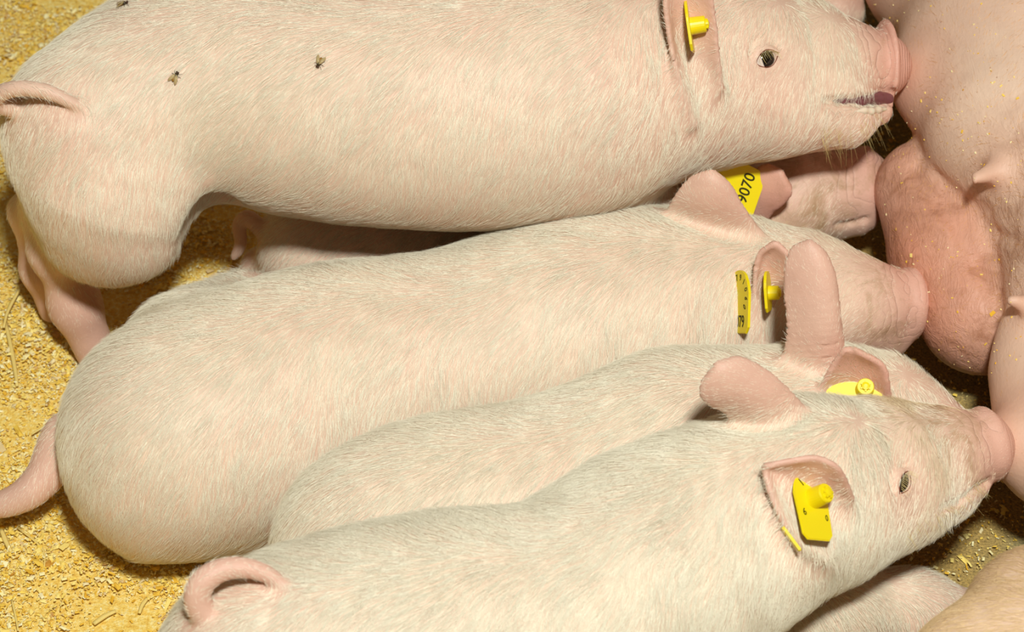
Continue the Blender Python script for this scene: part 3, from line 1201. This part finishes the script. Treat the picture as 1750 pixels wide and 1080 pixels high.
sn, axB = snout((1560, 514, 7.4), (1440, 520, 7.8), 59, 56, 0.0058, pink=0.7)
B += sn
B += [cone((1400, 575, 5.6, 60), (1510, 585, 5.4, 30), k=0.02, hair=0.4, pink=0.35, dirt=0.3)]
# haunches
B += [cone((336, 612, 6.6, 122), (420, 548, 5.2, 86), k=0.024, pink=0.2)]
B += [cone((300, 800, 5.4, 160), (420, 850, 3.2, 86), k=0.022, pink=0.2, flow=nrm(np.array([-0.8, 0, -0.7]))), cone((400, 850, 3.4, 90), (478, 890, 2.0, 30), k=0.015, pink=0.35, hair=0.6)]
B += [cone((350, 890, 1.8, 42), (520, 930, 1.4, 34), k=0.012, pink=0.45, hair=0.4)]
B += [cone((1020, 650, 5.2, 140), (1120, 740, 2.6, 60), k=0.013, pink=0.2), cone((1120, 740, 2.4, 50), (1260, 720, 1.6, 34), k=0.02, pink=0.4, hair=0.4)]
B += [cone((500, 880, 4.5, 16), (520, 830, 6.0, 10), mode='sub', k=0.02)]
B += tube([(112, 735, 6.0, 30), (95, 775, 5.2, 24), (76, 815, 4.4, 20), (45, 845, 3.8, 16), (5, 862, 3.2, 12), (-40, 868, 2.8, 8)], 14, k=0.010, pink=0.45, hair=0.4)
# ears
B += [ear(B, (1215, 390), [(1138, 372, -1.0), (1158, 335, 0.6), (1182, 306, 1.4), (1207, 296, 1.8)], [(1296, 396, -0.8), (1266, 352, 0.8), (1246, 318, 1.6), (1222, 296, 1.8)], -FWD * 0.008, hair=0.3, pink=0.5)]
B += [ear(B, (1330, 560), [(1325, 625, -1.0), (1301, 570, 0.2), (1290, 505, 1.4), (1296, 440, 2.4), (1322, 417, 3.0)], [(1400, 590, -0.6), (1385, 530, 0.8), (1362, 470, 2.0), (1346, 435, 2.8), (1328, 417, 3.0)], FWD * 0.012 + RIGHT * -0.004, hair=0.25, pink=0.6)]
eyesB = []
pB = body_mesh('piglet', B, VOX, SKIN, hairn=84000, seed=4, hairlabel='short cream bristles')
tag(pB, 'plump piglet lying in the middle with the tag numbered 9079 behind its ear', 'piglet', 'suckling piglets')
hB = hit(pB.name, 1300, 520)
d0 = hB[2] if hB else 1.42
c = V(1265, 516, d0 - 0.006)
upv = V(1266, 466, d0 - 0.004) - V(1266, 568, d0 - 0.004)
rgt = V(1281, 516, d0 - 0.020) - V(1251, 516, d0 + 0.004)
pl = tag_plate('ear_tag', TW, 0.0375, TT, pB, frame(c, upv, rgt),
               texts=[('9079', 0, -0.0118, 0.0098, 0, 0.8)] + arc_text('1215791060', 0.0105, 0.0040, 3.9, -0.7, 0.0052))
pl['label'] = 'yellow ear tag numbered 9079 on the back of the ear'
c = V(1312, 498, d0 - 0.010)
pl2 = tag_plate('ear_tag_back', 0.020, 0.024, TT, pB, frame(c, V(1308, 460, d0 - 0.010) - V(1312, 528, d0 - 0.008), nrm(-FWD * 0.95 - RIGHT * 0.25)), stud=(0, -0.001, 0.0044, 0.0070, -1))
pl2['label'] = 'yellow back disc and stud of the ear tag'

# ------------------------------------------------------------------ piglet C: squeezed between B and D
C = []
C += chain([(655, 945, 8.0, 190), (760, 905, 8.2, 190), (900, 880, 8.0, 186), (1020, 840, 8.0, 182), (1160, 790, 8.4, 192)], k=0.03, pink=0.1)
C += chain([(1160, 790, 8.4, 192), (1290, 768, 8.4, 170), (1420, 735, 8.4, 142)], k=0.03, pink=0.15)
C += [cone((1420, 735, 8.4, 142), (1510, 722, 8.0, 104), k=0.013, hair=0.7, pink=0.15), cone((1510, 722, 8.0, 104), (1570, 735, 7.6, 66), k=0.02, hair=0.6, pink=0.3)]
C += [cone((1570, 738, 7.6, 62), (1640, 755, 7.4, 48), k=0.012, hair=0.1, pink=0.7)]
sn, axC = snout((1660, 758, 7.4), (1570, 738, 7.6), 52, 48, 0.005)
C += sn
C += [ear(C, (1390, 640), [(1334, 640, -1.2), (1349, 570, 0.5), (1345, 500, 1.3), (1346, 455, 1.8), (1358, 426, 2.1), (1378, 416, 2.2)], [(1446, 630, -1.0), (1435, 560, 0.7), (1428, 500, 1.5), (1420, 460, 1.9), (1404, 430, 2.1), (1384, 416, 2.2)], -FWD * 0.008 + RIGHT * 0.004, hair=0.25, pink=0.6, thick=(0.0028, 0.0022))]
C += [ear(C, (1450, 680), [(1385, 700, -1.0), (1408, 655, 0.8), (1428, 618, 1.6), (1444, 598, 2.2)], [(1522, 710, -1.0), (1517, 665, 0.8), (1508, 625, 1.8), (1462, 598, 2.2)], FWD * 0.010, hair=0.25, pink=0.8, dirt=0.25)]
C += [cone((640, 980, 5.0, 140), (560, 1010, 2.0, 60), k=0.013, pink=0.2), cone((1150, 860, 5.0, 120), (1300, 930, 2.0, 40), k=0.013, pink=0.2, hair=0.6)]
pC = body_mesh('piglet', C, VOX, SKIN, hairn=62000, seed=5, hairlabel='short cream bristles')
tag(pC, 'piglet squeezed behind the front one, one bare pink ear raised and one ear tip dirty', 'piglet', 'suckling piglets')
hC = hit(pC.name, 1465, 655)
d0 = hC[2] if hC else 1.4
rr = nrm(V(1488, 648, d0) - V(1440, 660, d0) - FWD * 0.004)
pl = tag_plate('ear_tag', TW, TH_, TT, pC, frame(V(1462, 668, d0 - 0.001), UP * 0.8 + RIGHT * 0.55 + FWD * 0.2, RIGHT * 0.85 - UP * 0.5 - FWD * 0.2), stud=(0.004, 0.003, 0.0052, 0.0095, 1),
               texts=arc_text('8152', 0.0098, 0.0042, 2.2, 0.7, 0.0062))
pl['label'] = 'yellow ear tag half hidden inside the ear'

# ------------------------------------------------------------------ piglet D: in front
Dg = []
Dg += chain([(470, 1165, 13.0, 210), (620, 1120, 13.2, 212), (780, 1090, 13.2, 212), (950, 1062, 13.0, 200), (1120, 972, 13.0, 206)], k=0.03, pink=0.08)
Dg += chain([(1120, 972, 13.0, 206), (1260, 900, 13.0, 182), (1385, 838, 13.0, 154)], k=0.03, pink=0.12)
Dg += [cone((1385, 838, 13.0, 156), (1500, 806, 12.4, 118), k=0.013, hair=0.8, pink=0.05, dirt=0.25)]
Dg += [cone((1440, 870, 12.0, 108), (1540, 850, 11.4, 74), k=0.02, hair=0.75, pink=0.12)]
mD = (P(1540, 785, 12.0), nrm(P(1690, 760, 11.4) - P(1540, 785, 12.0)))
Dg += [cone((1500, 800, 12.4, 114), (1585, 782, 11.8, 80), k=0.013, hair=0.6, pink=0.2, dirt=0.85)]
Dg += [cone((1585, 780, 11.8, 78), (1672, 764, 11.4, 62), k=0.016, hair=0.12, pink=0.65, dirt=0.42, muz=mD)]
sn, axD = snout((1688, 758, 11.4), (1570, 790, 11.8), 64, 58, 0.0056, pink=0.78)
Dg += sn
Dg += [cone((1530, 862, 11.2, 62), (1620, 848, 10.6, 38), k=0.018, hair=0.7, pink=0.2), cone((1620, 848, 10.6, 36), (1668, 828, 10.6, 20), k=0.008, hair=0.5, pink=0.45, dirt=0.2)]
# limbs
Dg += [cone((480, 1230, 9.5, 170), (430, 1330, 6.0, 100), k=0.013, pink=0.2, flow=DOWN), cone((430, 1330, 6.0, 70), (380, 1390, 1.2, 40), k=0.02, pink=0.4, hair=0.4, flow=DOWN)]
Dg += [cone((1130, 1050, 10.0, 150), (1200, 1130, 6.5, 100), k=0.013, pink=0.2, flow=DOWN)]
Dg += [cone((1200, 1120, 5.0, 90), (1420, 1040, 4.0, 80), k=0.013, pink=0.05, hair=0.8, flow=np.array([0.6, 0, -0.4])), cone((1420, 1040, 4.0, 78), (1560, 1040, 2.6, 62), k=0.013, pink=0.1, hair=0.7, flow=np.array([0.6, 0, -0.4])), cone((1560, 1040, 2.6, 60), (1690, 1050, 1.6, 34), k=0.015, pink=0.4, hair=0.4, flow=np.array([0.6, 0, -0.4]))]
# tail curled over the rump
Dg += tube([(392, 1072, 17.0, 22), (352, 1052, 18.3, 20), (336, 1020, 19.4, 18), (352, 988, 20.2, 17), (395, 970, 20.4, 15), (450, 978, 20.0, 12), (500, 1012, 19.2, 6)], 20, k=0.004, pink=0.55, hair=0.3)
# ears
Dg += [ear(Dg, (1320, 740), [(1268, 735, -1.5), (1240, 702, 0.0), (1208, 684, 1.0), (1200, 660, 1.6), (1222, 628, 2.0)], [(1375, 700, -1.5), (1332, 655, 0.2), (1295, 628, 1.2), (1262, 614, 1.8), (1232, 620, 2.0)], -FWD * 0.008, hair=0.25, pink=0.55, thick=(0.003, 0.002))]
Dg += [ear(Dg, (1400, 880), [(1412, 955, -0.3), (1366, 926, 1.2), (1338, 888, 2.0), (1316, 840, 2.3), (1306, 800, 2.2)], [(1456, 850, -0.4), (1434, 804, 1.6), (1400, 784, 2.2), (1360, 786, 2.4), (1312, 796, 2.5)], FWD * 0.016, hair=0.2, pink=0.6)]
eyesD = []
Dg += eye_ops(Dg, 1546, 824, 24, 13, 0.80, eyesD, iris=0.98)
Dg += mouth_ops([o for o in Dg if o.mode == 'add'], [(1612, 868), (1640, 858), (1668, 838), (1690, 826)], 0.0012, 0.0024)
pD = body_mesh('piglet', Dg, VOX, SKIN, hairn=84000, seed=6, hairlen=0.014, hairlabel='short cream bristles')
tag(pD, 'front piglet with curled tail and open eye, yellow tag stud inside its near ear', 'piglet', 'suckling piglets')
for e in eyesD:
    add_eye(pD, e)
lines = []
for i in range(60):
    x = RNG.uniform(1545, 1680)
    y = np.interp(x, [1545, 1600, 1640, 1680], [925, 895, 872, 832]) - RNG.uniform(0, 22)
    h_ = hit(pD.name, x, y)
    if h_ is None:
        continue
    L = RNG.uniform(0.005, 0.012)
    d = nrm(h_[1] * 0.6 + DOWN * 0.6 + RIGHT * RNG.uniform(-0.1, 0.5))
    lines.append(np.array([h_[0] + d * L * s_ + DOWN * 0.002 * s_ * s_ for s_ in (0, 0.33, 0.66, 1)]))
strands('whisker', lines, 0.00007, LASH, pD)
hD = hit(pD.name, 1388, 868)
d0 = hD[2] if hD else 1.35
c = V(1388, 866, d0 - 0.007)
upv = V(1374, 815, d0 - 0.002) - V(1392, 912, d0 - 0.010)
rgt = V(1410, 862, d0 + 0.004) - V(1366, 874, d0 - 0.012)
pl = tag_plate('ear_tag', 0.0235, 0.0365, TT, pD, frame(c, upv, rgt), stud=(0.0015, 0.0045, 0.0056, 0.0115, 1),
               texts=arc_text('152', 0.0085, 0.0062, 2.3, 0.9, 0.0062) + [('6', -0.0072, -0.0035, 0.0052, 0.2, 0.9), ('0', 0.0085, -0.006, 0.0045, 0, 0.9)])
pl['label'] = 'yellow ear tag with a large stud inside the ear'
h_ = hit(pD.name, 1352, 915)
if h_:
    M = frame(V(1352, 921, h_[2] - 0.002), V(1340, 902, h_[2]) - V(1366, 936, h_[2]), nrm(-FWD + RIGHT * 0.3))
    tag_plate('ear_tag_back', 0.004, 0.0155, TT, pD, M)['label'] = 'yellow rim of the outer disc of the ear tag'

# ------------------------------------------------------------------ piglet F (far, behind A's head) and H (bottom right corner)
Fp = []
Fp += chain([(700, -330, 9, 190), (900, -300, 9, 195), (1120, -250, 9.5, 185), (1270, -140, 10, 150)], k=0.03, pink=0.2)
Fp += [cone((1270, -140, 10, 150), (1365, -70, 10.5, 105), k=0.013, hair=0.7), cone((1365, -60, 10.5, 90), (1430, -35, 10.5, 48), k=0.02, hair=0.3, pink=0.6, dirt=0.5)]
sn, axF = snout((1452, -30, 10.6), (1365, -60, 10.5), 50, 46, 0.005, pink=0.8)
Fp += sn
Fp += [cone((1360, -5, 9.4, 62), (1425, 22, 9.0, 34), k=0.015, hair=0.7, pink=0.0, dirt=0.3), cone((1425, 22, 9.0, 32), (1455, 24, 8.8, 20), k=0.01, hair=0.5, pink=0.0, dirt=0.3)]
pF = body_mesh('piglet', Fp, 0.0022, SKIN, hairn=9000, seed=7, hairlabel='short cream bristles')
tag(pF, 'piglet almost hidden at the top edge, only its pale chin showing', 'piglet', 'suckling piglets')

Hp = []
Hp += chain([(1790, 1080, 10.5, 150), (1900, 1200, 10.5, 200), (2050, 1330, 10.5, 205)], k=0.04, pink=0.12)
Hp += chain([(1690, 1180, 10.5, 150), (1800, 1130, 10.5, 160)], k=0.04, pink=0.1)
Hp += [cone((1840, 1240, 6.0, 120), (1800, 1290, 2.0, 60), k=0.03, pink=0.2, flow=DOWN)]
pH = body_mesh('piglet', Hp, 0.0022, SKIN, hairn=14000, seed=8, hairlen=0.007, hairmat=TANHAIR, hairlabel='short cream bristles')
tag(pH, 'tan piglet cut off by the bottom right corner, only a bare flank showing', 'piglet', 'suckling piglets')

# ------------------------------------------------------------------ flies
def make_fly(px, py, hx, hy, label, scale=1.0):
    h = hit('piglet', px, py)
    p, n = h[0], h[1]
    hd = RIGHT * hx - UP * hy
    f = nrm(hd - n * (hd @ n))
    s = np.cross(n, f)
    M = Matrix(((f[0], s[0], n[0], p[0]), (f[1], s[1], n[1], p[1]), (f[2], s[2], n[2], p[2]), (0, 0, 0, 1))) @ Matrix.Scale(scale, 4)
    root = bpy.data.objects.new('house_fly', None)
    COL.objects.link(root)
    root.empty_display_size = 0.004
    root.location = p
    bpy.context.view_layer.update()

    def sph(bm, c, r):
        g = bmesh.ops.create_uvsphere(bm, u_segments=14, v_segments=10, radius=1)
        for v in g['verts']:
            v.co = Vector((v.co.x * r[0] + c[0], v.co.y * r[1] + c[1], v.co.z * r[2] + c[2]))

    def fin(name, bm, mat):
        bm.transform(M)
        return bm_obj(name, bm, mat, root)
    mm = 0.001
    bm = bmesh.new(); sph(bm, (0.2 * mm, 0, 2.0 * mm), (1.5 * mm, 1.15 * mm, 1.05 * mm)); fin('thorax', bm, FLYB)
    bm = bmesh.new(); sph(bm, (-2.2 * mm, 0, 1.8 * mm), (1.9 * mm, 1.2 * mm, 0.95 * mm)); fin('abdomen', bm, FLYY)
    bm = bmesh.new(); sph(bm, (2.1 * mm, 0, 1.9 * mm), (0.75 * mm, 0.9 * mm, 0.8 * mm)); hd_ = fin('head', bm, FLYB)
    for sg in (-1, 1):
        bm = bmesh.new(); sph(bm, (2.3 * mm, sg * 0.6 * mm, 2.1 * mm), (0.5 * mm, 0.5 * mm, 0.6 * mm)); bm.transform(M); bm_obj('eye', bm, FLYE, hd_)
        bm = bmesh.new()
        ring = []
        for i in range(14):
            a = 6.28318 * i / 14
            x, y = -2.6 * mm + 3.0 * mm * math.cos(a), 1.1 * mm * math.sin(a)
            ca, sa = math.cos(-sg * 0.38), math.sin(-sg * 0.38)
            ring.append((x * ca - y * sa + 0.2 * mm, x * sa + y * ca + sg * 0.5 * mm, 3.0 * mm + 0.1 * x))
        t_ = [bm.verts.new(r) for r in ring]
        b_ = [bm.verts.new((r[0], r[1], r[2] - 0.04 * mm)) for r in ring]
        bm.faces.new(t_); bm.faces.new(b_[::-1])
        for i in range(14):
            j = (i + 1) % 14
            bm.faces.new((t_[j], t_[i], b_[i], b_[j]))
        fin('wing', bm, WING)
        for fx, ang in ((1.0, 0.75), (0.2, 0.05), (-0.5, -0.75)):
            bm = bmesh.new()
            kx, ky = fx * mm + math.sin(ang) * 1.5 * mm, sg * (0.9 + 1.4 * math.cos(ang)) * mm
            ex, ey = fx * mm + math.sin(ang) * 3.0 * mm, sg * (0.9 + 2.5 * math.cos(ang)) * mm
            pl_ = [Vector((fx * mm, sg * 0.8 * mm, 1.6 * mm)), Vector((kx, ky, 2.0 * mm)), Vector((ex, ey, 0.2 * mm))]
            rows = []
            for q_, r_ in zip(pl_, (0.17, 0.14, 0.08)):
                rows.append([bm.verts.new(q_ + Vector((math.cos(a), 0.0, math.sin(a))) * r_ * mm) for a in (0, 1.57, 3.14, 4.71)])
            for i in range(2):
                for j in range(4):
                    k = (j + 1) % 4
                    bm.faces.new((rows[i][j], rows[i][k], rows[i + 1][k], rows[i + 1][j]))
            bm.faces.new(rows[0][::-1]); bm.faces.new(rows[2])
            bmesh.ops.recalc_face_normals(bm, faces=bm.faces)
            fin('leg', bm, FLYB)
    tag(root, label, 'fly', 'flies on the standing piglet')


make_fly(301, 130, 0.5, -0.85, 'brown fly with spread wings beside the tail of the standing piglet', 0.95)
make_fly(546, 110, -0.35, 0.9, 'fly facing down on the middle of the standing piglet', 0.95)
make_fly(214, 10, 1.0, -0.1, 'fly at the very top edge on the rump of the standing piglet', 0.95)


# ------------------------------------------------------------------ straws
def make_straw(pts, width, label, z=0.35):
    q = spline([(x, y, z) for x, y in pts], 9)
    w = [P(*r) for r in q]
    bm = bmesh.new()
    rows = []
    for i, c in enumerate(w):
        t_ = nrm(w[min(i + 1, len(w) - 1)] - w[max(i - 1, 0)])
        s_ = nrm(np.cross(t_, Z3))
        k = 1 - 0.5 * abs(i / (len(w) - 1) - 0.4)
        rows.append([bm.verts.new(c + s_ * width * k * math.cos(a) + Z3 * width * 0.6 * k * math.sin(a)) for a in (0, 1.05, 2.09, 3.14, 4.19, 5.24)])
    for i in range(len(rows) - 1):
        for j in range(6):
            k = (j + 1) % 6
            bm.faces.new((rows[i][j], rows[i][k], rows[i + 1][k], rows[i + 1][j]))
    bm.faces.new(rows[0][::-1]); bm.faces.new(rows[-1])
    bmesh.ops.recalc_face_normals(bm, faces=bm.faces)
    o = bm_obj('straw', bm, STRAW)
    tag(o, label, 'straw', 'straws in the saw dust')


make_straw([(38, 486), (14, 530), (6, 560)], 0.0013, 'short upper straw leaning beside the hind feet of the standing piglet', 0.8)
make_straw([(8, 545), (20, 600), (27, 640), (29, 660)], 0.0016, 'long pale straw lying by the left edge above the tail')
make_straw([(84, 722), (70, 732), (54, 742)], 0.0009, 'short straw touching the rump of the middle piglet above its tail', 0.5)
make_straw([(2, 905), (10, 925), (19, 943)], 0.0017, 'pale straight straw at the left edge below the tail')
make_straw([(30, 902), (60, 925), (76, 945), (75, 975)], 0.0007, 'thin curved brown straw below the tail of the middle piglet')
make_straw([(20, 1025), (26, 1050), (31, 1078)], 0.0008, 'thin straw reaching the bottom edge at the left')
make_straw([(252, 1022), (243, 1034), (238, 1048)], 0.0014, 'curved pale straw left of the curled tail')
make_straw([(160, 1066), (180, 1052), (198, 1044)], 0.0018, 'broad straw lying near the bottom edge left of the curled tail')

# crumbs of wood clinging to the sow
rng = np.random.default_rng(21)
cv, cf = [], []
for i in range(230):
    x, y = rng.uniform(1490, 1750), rng.uniform(0, 650)
    h = hit('sow', x, y)
    if h is None:
        continue
    a = rng.uniform(0, 3.14)
    e1 = nrm(RIGHT * math.cos(a) + UP * math.sin(a) - h[1] * ((RIGHT * math.cos(a) + UP * math.sin(a)) @ h[1]))
    e2 = np.cross(h[1], e1)
    l, w_ = rng.lognormal(-7.85, 0.5), 0
    w_ = l * rng.uniform(0.35, 0.7)
    b0 = len(cv)
    for zz in (0.0005, -0.0003):
        for sx, sy in ((-1, -1), (1, -0.8), (0.9, 1), (-0.8, 0.9)):
            cv.append(h[0] + e1 * l * sx + e2 * w_ * sy + h[1] * zz)
    cf += [[b0, b0 + 1, b0 + 2, b0 + 3], [b0 + 4, b0 + 5, b0 + 1, b0], [b0 + 5, b0 + 6, b0 + 2, b0 + 1], [b0 + 6, b0 + 7, b0 + 3, b0 + 2], [b0 + 7, b0 + 4, b0, b0 + 3]]
o = pymesh('wood_crumb', np.array(cv), np.array(cf), bpy.data.materials['saw_dust'], sow_o, False)
tag(o, 'specks of saw dust clinging to the skin', kind='stuff')
